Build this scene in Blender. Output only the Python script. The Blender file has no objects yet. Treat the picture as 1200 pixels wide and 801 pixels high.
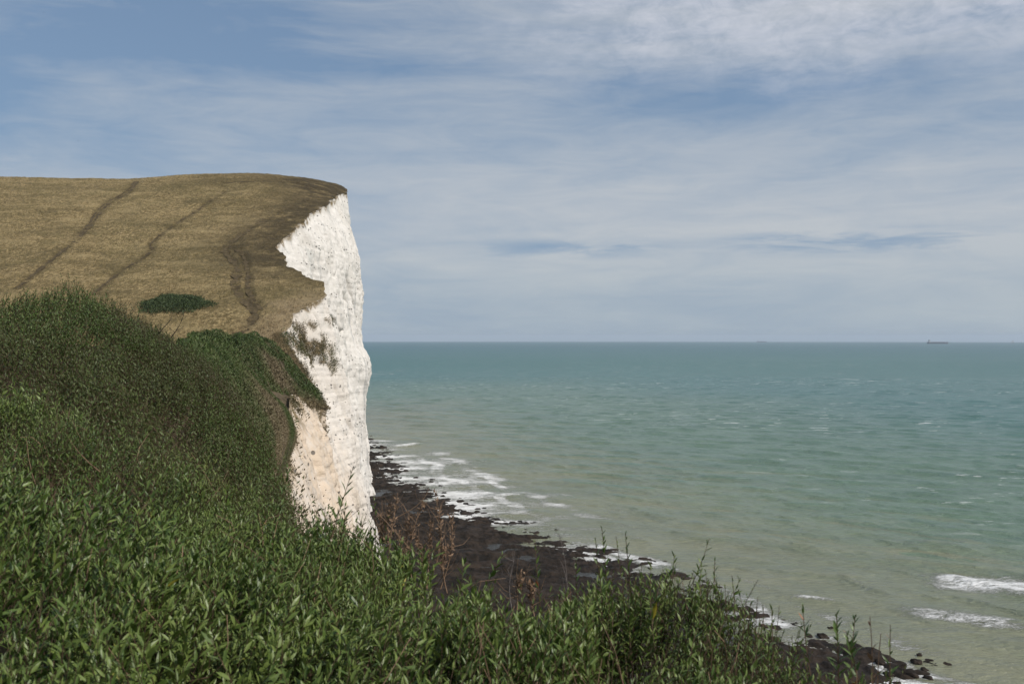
import bpy, math
import numpy as np
from mathutils import Vector

rng = np.random.default_rng(7)
scene = bpy.context.scene
COL = scene.collection
H = 60.0            # eye height above the sea, metres
F = 1167.0          # focal length in photo pixels (35 mm lens)
EY = 395.0          # photo row of the eye level
RE = 6.37e6         # earth radius: the sea falls away towards the horizon

# ------------------------------------------------------------------ helpers
def P(px, py, Y):
    px = np.asarray(px, float); py = np.asarray(py, float); Y = np.asarray(Y, float)
    return np.stack([(px - 600.0) / F * Y, Y, H + (EY - py) / F * Y], -1)

def PX(p):
    return 600 + F * p[..., 0] / p[..., 1], EY - F * (p[..., 2] - H) / p[..., 1]

def smooth(a, b, x):
    t = np.clip((x - a) / (b - a), 0, 1)
    return t * t * (3 - 2 * t)

def _hash(ix, iy, iz, seed):
    h = (ix.astype(np.int64) * 374761393 + iy.astype(np.int64) * 668265263 + iz.astype(np.int64) * 2147483647 + seed * 1274126177) & 0xFFFFFFFF
    h = ((h ^ (h >> 13)) * 1274126177) & 0xFFFFFFFF
    h = (h ^ (h >> 16)) & 0xFFFFFFFF
    return h.astype(np.float64) / 4294967295.0 * 2 - 1

def noise(x, y, z=0.0, seed=0):
    x, y, z = np.broadcast_arrays(np.asarray(x, float), np.asarray(y, float), np.asarray(z, float))
    x0 = np.floor(x); y0 = np.floor(y); z0 = np.floor(z)
    fx, fy, fz = x - x0, y - y0, z - z0
    u = fx ** 3 * (fx * (fx * 6 - 15) + 10); v = fy ** 3 * (fy * (fy * 6 - 15) + 10); w = fz ** 3 * (fz * (fz * 6 - 15) + 10)
    r = 0
    for dx in (0, 1):
        for dy in (0, 1):
            for dz in (0, 1):
                r = r + _hash(x0 + dx, y0 + dy, z0 + dz, seed) * (u if dx else 1 - u) * (v if dy else 1 - v) * (w if dz else 1 - w)
    return r

def fbm(x, y, z=0.0, seed=0, oct=4, gain=0.5):
    a, s, f = 1.0, 0.0, 1.0
    for o in range(oct):
        s = s + a * noise(x * f + 17.3 * o, y * f - 9.1 * o, np.asarray(z) * f, seed + o)
        a *= gain; f *= 2.03
    return s

def spline(pts, t):
    """Catmull-Rom through pts (n,k), t in 0..1"""
    pts = np.asarray(pts, float); n = len(pts)
    t = np.clip(np.asarray(t, float), 0, 1) * (n - 1)
    i = np.clip(np.floor(t).astype(int), 0, n - 2); f = (t - i)[..., None]
    p0 = pts[np.maximum(i - 1, 0)]; p1 = pts[i]; p2 = pts[i + 1]; p3 = pts[np.minimum(i + 2, n - 1)]
    return 0.5 * (2 * p1 + (p2 - p0) * f + (2 * p0 - 5 * p1 + 4 * p2 - p3) * f ** 2 + (3 * p1 - p0 - 3 * p2 + p3) * f ** 3)

def mesh_obj(name, V, T, mats, attrs=None, smooth_sh=False, parent=None, mat_idx=None):
    V = np.ascontiguousarray(V, np.float32).reshape(-1, 3); T = np.ascontiguousarray(T, np.int32)
    k = T.shape[1]
    me = bpy.data.meshes.new(name)
    me.vertices.add(len(V)); me.vertices.foreach_set('co', V.ravel())
    me.loops.add(T.size); me.loops.foreach_set('vertex_index', T.ravel())
    me.polygons.add(len(T))
    me.polygons.foreach_set('loop_start', np.arange(0, T.size, k, dtype=np.int32))
    me.polygons.foreach_set('loop_total', np.full(len(T), k, np.int32))
    for m in (mats if isinstance(mats, (list, tuple)) else [mats]): me.materials.append(m)
    if mat_idx is not None: me.polygons.foreach_set('material_index', np.ascontiguousarray(mat_idx, np.int32))
    me.polygons.foreach_set('use_smooth', np.full(len(T), bool(smooth_sh)))
    for an, av in (attrs or {}).items():
        a = me.attributes.new(an, 'FLOAT', 'POINT'); a.data.foreach_set('value', np.ascontiguousarray(av, np.float32).ravel())
    me.update(calc_edges=True)
    o = bpy.data.objects.new(name, me); COL.objects.link(o)
    if parent: o.parent = parent
    return o

def grid_faces(r, c):
    i = np.arange(r - 1)[:, None] * c + np.arange(c - 1)[None, :]
    return np.stack([i, i + 1, i + c + 1, i + c], -1).reshape(-1, 4)

def grid_obj(name, G, mats, attrs=None, **kw):
    r, c = G.shape[:2]
    return mesh_obj(name, G, grid_faces(r, c), mats, attrs, smooth_sh=True, **kw)

def tag(o, label=None, cat=None, group=None, kind=None):
    if label: o['label'] = label
    if cat: o['category'] = cat
    if group: o['group'] = group
    if kind: o['kind'] = kind
    return o

def empty(name, loc):
    o = bpy.data.objects.new(name, None); o.location = loc; COL.objects.link(o); return o

# ------------------------------------------------------------------ materials
class MT:
    def __init__(s, name):
        s.m = bpy.data.materials.new(name); s.m.use_nodes = True
        s.nt = s.m.node_tree; s.nt.nodes.clear()
        s.out = s.nt.nodes.new('ShaderNodeOutputMaterial')
    def n(s, typ, ins=None, **props):
        nd = s.nt.nodes.new('ShaderNode' + typ)
        for k, v in props.items(): setattr(nd, k, v)
        for k, v in (ins or {}).items():
            sock = nd.inputs[k]
            if isinstance(v, bpy.types.NodeSocket): s.nt.links.new(v, sock)
            elif isinstance(v, bpy.types.Node): s.nt.links.new(v.outputs[0], sock)
            else: sock.default_value = v
        return nd
    def coord(s, scale=(1, 1, 1), rot=(0, 0, 0)):
        tc = s.n('TexCoord')
        return s.n('Mapping', {'Vector': tc.outputs['Object'], 'Scale': scale, 'Rotation': rot}).outputs[0]
    def noise(s, scale, detail=4, rough=0.55, vec=None, dist=0.0):
        return s.n('TexNoise', {'Vector': vec if vec is not None else s.coord(), 'Scale': scale, 'Detail': detail, 'Roughness': rough, 'Distortion': dist}).outputs['Fac']
    def ramp(s, fac, a, b, c0=0.0, c1=1.0):
        return s.n('MapRange', {'Value': fac, 'From Min': a, 'From Max': b, 'To Min': c0, 'To Max': c1}, interpolation_type='SMOOTHSTEP').outputs[0]
    def math(s, op, a, b=0.0):
        return s.n('Math', {0: a, 1: b}, operation=op).outputs[0]
    def mix(s, f, a, b):
        nd = s.n('Mix', data_type='RGBA')
        for k, v in ((0, f), (6, a), (7, b)):
            if isinstance(v, bpy.types.NodeSocket): s.nt.links.new(v, nd.inputs[k])
            else: nd.inputs[k].default_value = (tuple(v) + (1,) if k else v)
        return nd.outputs[2]
    def attr(s, name):
        return s.n('Attribute', attribute_name=name).outputs['Fac']
    def bump(s, h, strength=0.5, dist=0.1, normal=None):
        ins = {'Height': h, 'Strength': strength, 'Distance': dist}
        if normal is not None: ins['Normal'] = normal
        return s.n('Bump', ins).outputs[0]
    def finish(s, color, rough=0.8, spec=0.3, normal=None, ior=None, trans=0.0, tcol=None):
        ins = {'Base Color': color if isinstance(color, bpy.types.NodeSocket) else tuple(color) + (1,), 'Roughness': rough, 'Specular IOR Level': spec}
        if normal is not None: ins['Normal'] = normal
        if ior: ins['IOR'] = ior
        p = s.n('BsdfPrincipled', ins).outputs[0]
        if trans:
            t = s.n('BsdfTranslucent', {'Color': tcol if tcol is not None else color}).outputs[0]
            p = s.n('MixShader', {0: trans, 1: p, 2: t}).outputs[0]
        s.nt.links.new(p, s.out.inputs['Surface'])
        return s.m

def leaf_mat(name, dark, light, odd=None, odd_at=0.985, patch=None, patch_scale=0.8, rough=0.42, spec=0.45, trans=0.18):
    t = MT(name)
    tint = t.attr('tint')
    c = t.mix(t.ramp(tint, 0.0, 0.9), dark, light)
    if patch: c = t.mix(t.attr('dry'), c, patch)
    if odd: c = t.mix(t.ramp(tint, odd_at, odd_at + 0.005), c, odd)
    return t.finish(c, rough, spec, trans=trans)

M = {}
M['leaf'] = leaf_mat('waxy_leaf', (.050, .092, .014), (.155, .205, .050), odd=(.36, .28, .03), odd_at=.9965, spec=.36, patch=(.130, .110, .040))
M['leaf_sprig'] = leaf_mat('shoot_leaf', (.055, .100, .016), (.115, .175, .040), odd=(.3, .11, .04), odd_at=.97, patch=(.12, .06, .04))
M['leaf_mid'] = leaf_mat('shrub_leaf', (.042, .076, .012), (.098, .140, .033), odd=(.2, .17, .04), odd_at=.985, spec=.36, patch=(.085, .062, .034), rough=.5)
M['leaf_far'] = leaf_mat('slope_leaf', (.034, .060, .013), (.072, .104, .028), patch=(.165, .130, .075), rough=.6, spec=.25, trans=.1)
M['leaf_oval'] = leaf_mat('dark_bush_leaf', (.040, .060, .022), (.066, .090, .034), rough=.6, spec=.2, trans=.05)
M['stem'] = MT('stem_bark').finish((.085, .055, .035), .7, .2)
M['dry_stem'] = MT('dry_stalk').finish((.23, .150, .095), .8, .15)
M['grey_twig'] = MT('grey_twig').finish((.14, .12, .11), .8, .15)
M['dark_twig'] = MT('dark_twig').finish((.025, .020, .018), .8, .15)

def mk_hill():
    t = MT('dry_downland')
    big = t.noise(.018, 3, .5); mid = t.noise(.12, 4, .6)
    fine = t.noise(1.0, 6, .75, t.coord((1.0, .55, 1.0))); tuft = t.noise(.5, 5, .7, t.coord((.7, 1.6, 1)), .6)
    c = t.mix(t.ramp(fine, .35, .68), (.130, .094, .040), (.46, .345, .170))
    c = t.mix(t.math('MULTIPLY', t.ramp(mid, .45, .68), .5), c, (.150, .120, .052))
    c = t.mix(t.math('MULTIPLY', t.ramp(big, .45, .62), .40), c, (.125, .102, .045))
    c = t.mix(t.math('MULTIPLY', t.ramp(tuft, .55, .72), .55), c, (.075, .060, .027))
    pale = t.noise(1.0, 5, .62, t.coord((.035, .075, .05)), .8)
    c = t.mix(t.math('MULTIPLY', t.ramp(pale, .50, .66), .55), c, (.42, .32, .16))
    c = t.mix(t.math('MULTIPLY', t.ramp(pale, .46, .34), .5), c, (.105, .082, .036))
    c = t.mix(t.math('MULTIPLY', t.attr('edge'), t.ramp(mid, .2, .55)), c, (.072, .054, .028))
    c = t.mix(t.attr('track'), c, (.050, .038, .018))
    c = t.mix(t.attr('straw'), c, (.33, .25, .145))
    return t.finish(c, .95, .1, t.bump(t.math('ADD', fine, tuft), 1.0, .9))
M['hill'] = mk_hill()

def mk_grass():
    t = MT('dry_grass_blades')
    tint = t.attr('tint')
    c = t.mix(tint, (.130, .098, .042), (.44, .335, .17))
    c = t.mix(t.math('MULTIPLY', t.ramp(t.noise(.05, 3, .6), .42, .62), .5), c, (.12, .112, .045))
    c = t.mix(t.attr('edge'), c, (.082, .062, .030))
    c = t.mix(t.attr('straw'), c, (.27, .20, .115))
    return t.finish(c, .8, .2, trans=.15)
M['grass'] = mk_grass()

def mk_path():
    t = MT('worn_earth')
    n = t.noise(.8, 5, .7)
    c = t.mix(t.ramp(n, .3, .7), (.046, .034, .017), (.135, .100, .054))
    return t.finish(c, .95, .1, t.bump(n, .8, .3))
M['path'] = mk_path()

def mk_chalk():
    t = MT('chalk')
    v = t.coord()
    n1 = t.noise(.06, 5, .6); n2 = t.noise(.45, 6, .65); n3 = t.noise(2.2, 5, .7)
    bed = t.noise(1.0, 5, .65, t.coord((.035, .035, .75)), .4)
    joint = t.noise(1.0, 4, .6, t.coord((.28, .28, .018)), .5)
    c = t.mix(t.ramp(n2, .3, .7), (.585, .55, .505), (.70, .665, .615))
    c = t.mix(t.math('MULTIPLY', t.ramp(n1, .5, .7), .5), c, (.50, .465, .41))
    c = t.mix(t.math('MULTIPLY', t.ramp(bed, .60, .72), .28), c, (.56, .52, .46))
    c = t.mix(t.math('MULTIPLY', t.ramp(joint, .575, .70), .75), c, (.36, .355, .34))
    grey = t.math('MULTIPLY', t.ramp(t.noise(.16, 4, .6, t.coord((1, 1, .55)), .8), .62, .66), .55)
    c = t.mix(grey, c, (.40, .40, .37))
    # ochre clay washed over the lower, nearer face
    st = t.math('MULTIPLY', t.attr('stain'), t.ramp(t.math('ADD', n2, t.math('MULTIPLY', n1, .6)), .48, .92))
    c = t.mix(st, c, (.60, .485, .37))
    c = t.mix(t.math('MULTIPLY', t.attr('stain'), t.ramp(t.noise(.3, 5, .7), .56, .72)), c, (.50, .40, .29))
    c = t.mix(t.math('MULTIPLY', t.attr('scrub'), t.ramp(t.noise(.5, 6, .7), .36, .56)), c, (.20, .150, .085))
    # shadows of small cavities, painted as dark dots along the flint seams
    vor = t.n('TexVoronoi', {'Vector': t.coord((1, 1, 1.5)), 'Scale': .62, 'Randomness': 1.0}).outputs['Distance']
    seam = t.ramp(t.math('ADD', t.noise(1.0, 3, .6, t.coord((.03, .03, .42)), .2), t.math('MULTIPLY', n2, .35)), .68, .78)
    pit_shade = t.math('MULTIPLY', t.ramp(vor, .30, .22), seam)
    c = t.mix(t.math('MULTIPLY', pit_shade, .85), c, (.10, .09, .08))
    h = t.math('ADD', t.math('ADD', n2, t.math('MULTIPLY', n3, .35)), t.math('MULTIPLY', bed, .8))
    h = t.math('SUBTRACT', h, t.math('MULTIPLY', pit_shade, .3))
    nrm = t.bump(h, .85, .42)
    return t.finish(c, .95, .1, nrm)
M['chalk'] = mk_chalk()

def mk_soil():
    t = MT('earth_bank')
    n = t.noise(.7, 5, .7)
    c = t.mix(t.ramp(n, .35, .65), (.055, .042, .026), (.13, .10, .062))
    return t.finish(c, .95, .1, t.bump(n, .8, .4))
M['soil'] = mk_soil()

def mk_rock():
    t = MT('weedy_rock')
    a = t.noise(.25, 6, .7, t.coord((1, .8, 1))); b = t.noise(1.6, 5, .7)
    c = t.mix(t.ramp(a, .35, .65), (.010, .008, .006), (.040, .029, .021))
    c = t.mix(t.math('MULTIPLY', t.ramp(b, .55, .75), .5), c, (.058, .042, .032))
    r = t.ramp(t.noise(.12, 4, .6), .4, .6, .9, .65)
    return t.finish(c, r, .10, t.bump(t.math('ADD', a, t.math('MULTIPLY', b, .5)), 1.0, .6))
M['rock'] = mk_rock()

def mk_sea():
    t = MT('sea_water')
    sh = t.attr('shore'); dist = t.attr('dist'); foam = t.attr('foam')
    # wave-direction frame: x across crests, y along crests
    wr = (0, 0, math.radians(28))
    big = t.noise(1.0, 3, .5, t.coord((.0011, .0022, 1), wr), .8)
    med = t.noise(1.0, 4, .6, t.coord((.012, .03, 1), wr))
    dd = t.math('ADD', sh, t.math('MULTIPLY', t.math('SUBTRACT', big, .5), 260.0))
    dd = t.math('ADD', dd, t.math('MULTIPLY', t.math('SUBTRACT', med, .5), 40.0))
    c = t.mix(t.ramp(dd, 0, 150), (.215, .218, .135), (.118, .188, .124))
    c = t.mix(t.ramp(dd, 120, 480), c, (.042, .138, .116))
    c = t.mix(t.ramp(dd, 450, 2600), c, (.020, .104, .108))
    c = t.mix(t.math('MULTIPLY', t.ramp(med, .4, .62), .2), c, (.05, .095, .088))
    c = t.mix(t.ramp(sh, -2, -9), c, (.055, .055, .050))
    chop = t.noise(1.0, 5, .62, t.coord((.055, .16, 1), wr), .3)
    rip = t.noise(1.0, 5, .65, t.coord((.32, .75, 1), wr), .3)
    # foam: streaky lace within the masks, and scattered whitecaps on the open sea
    lace = t.noise(1.0, 6, .72, t.coord((.16, .42, 1), (0, 0, math.radians(20))), 1.2)
    bub = t.noise(2.2, 5, .7)
    web = t.noise(1.0, 6, .75, t.coord((.55, 1.7, 1), (0, 0, math.radians(14))), 1.6)
    lace = t.math('ADD', t.math('MULTIPLY', lace, .55), t.math('MULTIPLY', web, .75))
    lace = t.math('ADD', t.math('MULTIPLY', t.math('SUBTRACT', lace, .65), 2.6), t.math('MULTIPLY', t.math('SUBTRACT', bub, .5), .7))
    f1 = t.ramp(t.math('ADD', foam, lace), .44, .98)
    cap = t.noise(1.0, 4, .6, t.coord((.035, .17, 1), (0, 0, math.radians(8))))
    gust = t.ramp(t.noise(1.0, 3, .5, t.coord((.0016, .004, 1))), .42, .6)
    f2 = t.math('MULTIPLY', t.ramp(cap, .62, .67), gust)
    f2 = t.math('MULTIPLY', f2, t.ramp(sh, 60, 260))
    f2 = t.math('MULTIPLY', f2, t.ramp(dist, 7000, 2500, 0, .8))
    f = t.math('MAXIMUM', t.math('MULTIPLY', f1, t.ramp(foam, .02, .25)), f2)
    c = t.mix(f, c, (.80, .80, .78))
    rough = t.math('ADD', t.ramp(dist, 100, 2500, .16, .34), t.math('MULTIPLY', f, .5))
    h = t.math('ADD', t.math('MULTIPLY', chop, 1.9), t.math('MULTIPLY', rip, .9))
    h = t.math('ADD', h, t.math('MULTIPLY', f, .5))
    nrm = t.bump(h, .9, 1.0)
    return t.finish(c, rough, .35, nrm, ior=1.33)
M['sea'] = mk_sea()

# ------------------------------------------------------------------ the chalk hill: height field and its cliff edge
SL, Y0 = .338, 230.0
def z_hill(x, Y):
    x = np.asarray(x, float); Y = np.asarray(Y, float)
    Yc, L = 405.0, 66.0
    up = np.where(Y < Yc, SL * (Y - Y0), SL * (Yc - Y0) + SL * L * (1 - np.exp(-np.maximum(Y - Yc, 0) / L)))
    z = H + up
    # gentle ground between the valley and the viewpoint
    near = H - 2.0 - 1.4 * smooth(225, 150, Y) + .9 * smooth(60, 20, Y)
    w = smooth(Y0 + 14, Y0 - 16, Y)
    z = z * (1 - w) + near * w
    z = z - 6.5 * smooth(340, 440, Y) * np.clip((x + 113) / 41, 0, 1.6) ** 2
    z = z + smooth(220, 250, Y) * (1.5 * noise(x * .016, Y * .016, 0, 3) + .5 * noise(x * .06, Y * .06, 0, 4))
    z = z + smooth(300, 420, Y) * (.5 * noise(x * .011 + 5, Y * .005, 0, 8) + 1.6 * np.exp(-((x + 165) / 70) ** 2) + 1.0)
    return z

def ray_hill(px, py):
    """where the ray of a photo point first meets the hill"""
    px = np.asarray(px, float); py = np.asarray(py, float)
    Ys = np.linspace(215, 470, 2200)
    x = (px[..., None] - 600) / F * Ys; zr = H + (EY - py[..., None]) / F * Ys
    hit = z_hill(x, Ys) >= zr
    i = np.argmax(hit, -1); i = np.where(hit.any(-1), i, len(Ys) - 1)
    return Ys[i]

edge_px = np.array([(406, 221), (399, 226), (388, 234), (376, 243), (362, 253), (348, 265), (334, 278), (323, 290), (327, 297), (333, 306), (341, 314), (352, 321), (364, 325), (374, 329), (381, 337), (377, 346), (367, 355), (356, 362), (346, 370), (338, 381), (327, 392)], float)
eY = ray_hill(edge_px[:, 0], edge_px[:, 1])
eX = (edge_px[:, 0] - 600) / F * eY
far = np.array([(-73.5, 445), (-84, 480), (-104, 530), (-140, 640)])
near_e = np.array([(-49.5, 205), (-43.7, 168), (-38, 140), (-31.9, 110), (-23, 75), (-14.8, 45), (-10, 28), (-5.5, 14), (-2, 0), (3, -20)])
EYs = np.concatenate([far[::-1, 1], eY, near_e[:, 1]]); EXs = np.concatenate([far[::-1, 0], eX, near_e[:, 0]])
o_ = np.argsort(EYs); EYs, EXs = EYs[o_], EXs[o_]
def edge_x(Y):
    Y = np.asarray(Y, float)
    return np.interp(Y, EYs, EXs) + smooth(228, 240, Y) * (1.0 * fbm(Y * .17, 3.3, 0, 22, 3, .55) - .9 * smooth(.35, .6, noise(Y * .16, 8.8, 0, 23)))

# foot of the cliff and the waterline (x as functions of Y)
FT = np.array([(34, -20), (22, 0), (6, 60), (-8, 120), (-20, 180), (-33, 250), (-46, 326), (-54.5, 370), (-60, 402), (-64, 425), (-77, 462), (-98, 520), (-135, 640)])[::-1]
def foot_x(Y): return np.interp(Y, FT[::-1, 1], FT[::-1, 0])
SH = np.array([(190, -30), (175, 0), (140, 60), (105, 120), (64, 175), (54, 200), (46, 219), (41, 237), (22, 272), (1, 297), (-25, 359), (-50, 424), (-78, 518), (-108, 640), (-400, 1600)])
def shore_x(Y): return np.interp(Y, SH[:, 1], SH[:, 0])

# lower rim of the scrubby slope: the chalk starts here
mpts = [(345, 420, 200), (362, 446, 184), (383, 477, 172), (366, 470, 162), (347, 462, 152), (340, 462, 143), (338, 482, 125), (336, 510, 110), (330, 560, 98), (320, 590, 85), (314, 590, 70), (305, 575, 50), (300, 590, 30)]
mm = P(*np.array(mpts, float).T)
MY = np.concatenate([[0, 14], mm[::-1, 1], [Y0 + 3]]); MX = np.concatenate([[2, -2], mm[::-1, 0], [edge_x(Y0 + 3)]]); MZ = np.concatenate([[56.5, 56.5], mm[::-1, 2], [0]])
MZ[-1] = z_hill(edge_x(Y0 + 3), Y0 + 3)
def rim(Y):
    Y = np.asarray(Y, float)
    ex = edge_x(Y); ez = z_hill(ex, Y)
    x = np.where(Y > Y0 + 3, ex, np.interp(Y, MY, MX)); z = np.where(Y > Y0 + 3, ez, np.interp(Y, MY, MZ))
    return x, z

# tracks over the hill
tracks = {
 'a': [(153, 203.6), (162, 207), (160, 214), (150, 226), (130, 236), (118, 248), (108, 262), (95, 275), (75, 292), (55, 308), (40, 320), (18, 338)],
 'a2': [(156, 206), (157, 214), (146, 225), (126, 236), (113, 248), (104, 262), (90, 276)],
 'b': [(265, 224), (245, 236), (225, 250), (205, 262), (185, 277), (176, 286), (178, 292), (165, 303), (145, 315), (125, 330), (108, 344)],
 'c': [(377, 224), (350, 238), (320, 253), (295, 267), (275, 280), (263, 292), (268, 300), (276, 310), (278, 322), (275, 335), (285, 350), (295, 360), (298, 372), (285, 386), (266, 397)],
 'd': [(268, 288), (284, 297), (290, 318), (292, 342), (306, 362)],
 'e': [(262, 214), (300, 212), (340, 214), (376, 222)]}
def track_world(pts, n):
    q = spline(np.array(pts, float), np.linspace(0, 1, n))
    Y = ray_hill(q[:, 0], q[:, 1]); k = np.ones(9) / 9
    x = (q[:, 0] - 600) / F * Y
    Yp = np.convolve(np.pad(Y, 4, 'edge'), k, 'valid'); xp = np.convolve(np.pad(x, 4, 'edge'), k, 'valid')
    return np.stack([xp, Yp], -1)
TW = {k: track_world(v, 160) for k, v in tracks.items()}
def track_dist(x, Y, keys=TW.keys()):
    d = np.full(x.shape, 1e9)
    for k in keys:
        w = TW[k][::2]
        for q in w: d = np.minimum(d, (x - q[0]) ** 2 + (Y - q[1]) ** 2)
    return np.sqrt(d)

# hillside sheet
rows = np.concatenate([np.linspace(-20, 210, 70), np.linspace(211, 480, 420), np.linspace(484, 640, 30)])
u = np.linspace(0, 1, 420) ** 1.25
ex = edge_x(rows)[:, None]
XX = ex + .3 - u[None, :] * 330; YY = np.broadcast_to(rows[:, None], XX.shape)
ZZ = z_hill(XX, YY)
td = track_dist(XX, YY)
de = (ex + .3 - XX)
ZZ = ZZ - .35 * smooth(2.2, .4, td) * (YY > 230)
ZZ = ZZ + .22 * fbm(XX * .35, YY * .35, 0, 31, 3) * smooth(215, 235, YY)
def edge_attr(x, Y, d): return np.clip(smooth(34, 4, d) * smooth(250, 300, Y) * .9 + smooth(395, 430, Y) * smooth(80, 20, d) * .6, 0, 1)
def straw_attr(x, Y, d): return smooth(13, 3, d + 3 * noise(x * .15, Y * .15, 0, 5)) * smooth(272, 250, Y) * .8
hill = grid_obj('hillside', np.stack([XX, YY, ZZ], -1), M['hill'], {'edge': edge_attr(XX, YY, de), 'track': smooth(2.4, .5, td) * .42, 'straw': straw_attr(XX, YY, de)})
tag(hill, 'dry brown grass hillside rising to the cliff top', kind='structure')

# worn tracks as thin strips lying in the grass
widths = {'a': .58, 'a2': .36, 'b': .42, 'c': .95, 'd': .55, 'e': .5}
for k, w in TW.items():
    tdir = np.gradient(w, axis=0); tdir /= np.linalg.norm(tdir, axis=1, keepdims=True) + 1e-9
    nr = np.stack([-tdir[:, 1], tdir[:, 0]], -1)
    cols = np.linspace(-1, 1, 7)
    wd = widths[k] * (1 + .7 * noise(np.arange(len(w)) * .35, 0, 0, 41))
    XY = w[:, None] + nr[:, None] * (cols[None, :, None] * wd[:, None, None])
    XY = XY + .18 * np.stack([noise(XY[..., 0] * 1.1, XY[..., 1] * 1.1, 0, 42), noise(XY[..., 0] * 1.1, XY[..., 1] * 1.1, 0, 43)], -1)
    z = z_hill(XY[..., 0], XY[..., 1]) - .35 * smooth(2.2, .4, np.abs(cols)[None] * wd[:, None]) + .12
    tag(grid_obj('path', np.concatenate([XY, z[..., None]], -1), M['path']), 'worn earth track through the dry grass', kind='structure')

# ------------------------------------------------------------------ cliff face
ry = np.concatenate([np.linspace(-20, 130, 60), np.linspace(131, 440, 620), np.linspace(442, 640, 80)])
v = np.linspace(0, 1, 260)
rx, rz = rim(ry); fx = foot_x(ry)
Yg = np.broadcast_to(ry[:, None], (len(ry), len(v))); vg = np.broadcast_to(v[None], Yg.shape)
Zg = rz[:, None] * (1 - vg) - 1.0 * vg
nose_w = smooth(350, 395, Yg) * smooth(470, 425, Yg) * smooth(.0, .22, vg)
w_lin = .25 * vg + .75 * vg ** 1.1
cove = smooth(284, 312, Yg) * smooth(372, 330, Yg)
w_cove = np.clip(1.25 * vg ** .95, 0, 1) * .5 + .5 * vg
wv = w_lin * (1 - cove) + w_cove * cove
Xg = rx[:, None] + (fx - rx)[:, None] * wv
# profile of the headland nose (x offset at Y=400) from its outline in the photo
pz = np.array([-1, 3.5, 24, 38, 44, 48, 52, 56, 61, 92, 124]); ppx = np.array([433, 427, 420.5, 423.5, 428, 429.3, 427, 420, 417, 412.3, 407.5])
prof = (np.interp(Zg, pz, ppx) - 600) / F * 402
back = np.interp(Yg, [340, 402, 425, 470], [13, 0, -1.5, -16])
Xg = Xg * (1 - nose_w) + (prof + back) * nose_w
amp = smooth(0, .04, vg) * (.35 + .65 * smooth(0, .12, vg))
rel = 1.9 * fbm(Yg * .05, Zg * .022, 0, 51, 3) + .9 * fbm(Yg * .16, Zg * .05, 0, 52, 3)
rel = rel + .26 * fbm(Yg * .5, Zg * .45, 0, 53, 4, .6)
bedz = Zg + .05 * Yg + 1.2 * noise(Yg * .03, Zg * .05, 0, 54)
rel = rel + .14 * np.abs(((bedz / 3.4) % 1) - .5) * 2 * smooth(-.3, .5, noise(Yg * .05, bedz * .1, 0, 55)) + .12 * noise(Yg * .02, bedz * 1.3, 0, 56)
rel = rel * np.where(Yg > 375, .85, 1) + 1.3 * smooth(.02, .045, vg) * smooth(.2, .06, vg) * smooth(315, 330, Yg) * smooth(405, 395, Yg)
crack = np.abs(noise(Yg * .09 + .4 * noise(Zg * .06, Yg * .02, 0, 57), Zg * .008, 0, 58))
rel = rel - 1.7 * smooth(.045, 0, crack) + .5 * fbm(Yg * .22, Zg * .10, 0, 62, 3) - .8 * smooth(.07, 0, np.abs(noise(Yg * .27 + .5 * noise(Zg * .1, Yg * .05, 0, 64), Zg * .018, 0, 63)))
Xg = Xg + amp * rel
Yg2 = Yg - amp * .6 * fbm(Yg * .12, Zg * .12, 0, 59, 3)
stain = smooth(258, 180, Yg + 30 * noise(Yg * .05, Zg * .05, 0, 60) - (Zg - 45) * .25) * smooth(62, 52, Zg) * .72 + .25 * smooth(300, 240, Yg)
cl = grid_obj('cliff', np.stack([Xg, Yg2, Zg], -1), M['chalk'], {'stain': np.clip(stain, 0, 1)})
tag(cl, 'white chalk cliff face dropping to the rocky beach', kind='structure')
FACE = np.stack([Xg, Yg2, Zg], -1)

# ------------------------------------------------------------------ beach
by = np.concatenate([np.linspace(-20, 140, 60), np.linspace(141, 640, 760)])
bu = np.linspace(0, 1, 330)
BX0 = foot_x(by) - 6; BX1 = shore_x(by) + 55
BX = BX0[:, None] + (BX1 - BX0)[:, None] * bu; BY = np.broadcast_to(by[:, None], BX.shape)
d = (BX - shore_x(BY)) * .8
rk = fbm(BX * .05, BY * .035, 0, 71, 5, .6)
strip = fbm((BX * .85 + BY * .5) * .02, (-BX * .5 + BY * .85) * .11, 0, 72, 4, .6)
nz_ = .48 + .52 * smooth(10, -8, d)
BZ = np.where(d < 0, np.minimum(-d * .05, 1.5), -d * .045) + (.40 * rk + .42 * strip) * nz_ + .42 * nz_ * fbm(BX * .22, BY * .20, 0, 73, 5, .72)
BZ = BZ + .5 * smooth(.22, .5, noise(BX * .42, BY * .36, 0, 74)) * smooth(20, 6, d) * smooth(-16, -6, d) - .8 * smooth(.05, .5, fbm((BX * .85 + BY * .5) * .035, (-BX * .5 + BY * .85) * .14, 0, 75, 3)) * smooth(-8, -16, d) * smooth(-60, -40, d)
BZ = np.maximum(BZ, -2.0) - smooth(30, 44, d) * 1.5
BZ = BZ + .12 - .25 * smooth(-45, -25, d) * smooth(-2, -16, d)
beach = grid_obj('beach', np.stack([BX, BY, BZ], -1), M['rock'])
tag(beach, 'dark weed covered rock platform at the cliff foot', kind='structure')

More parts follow.
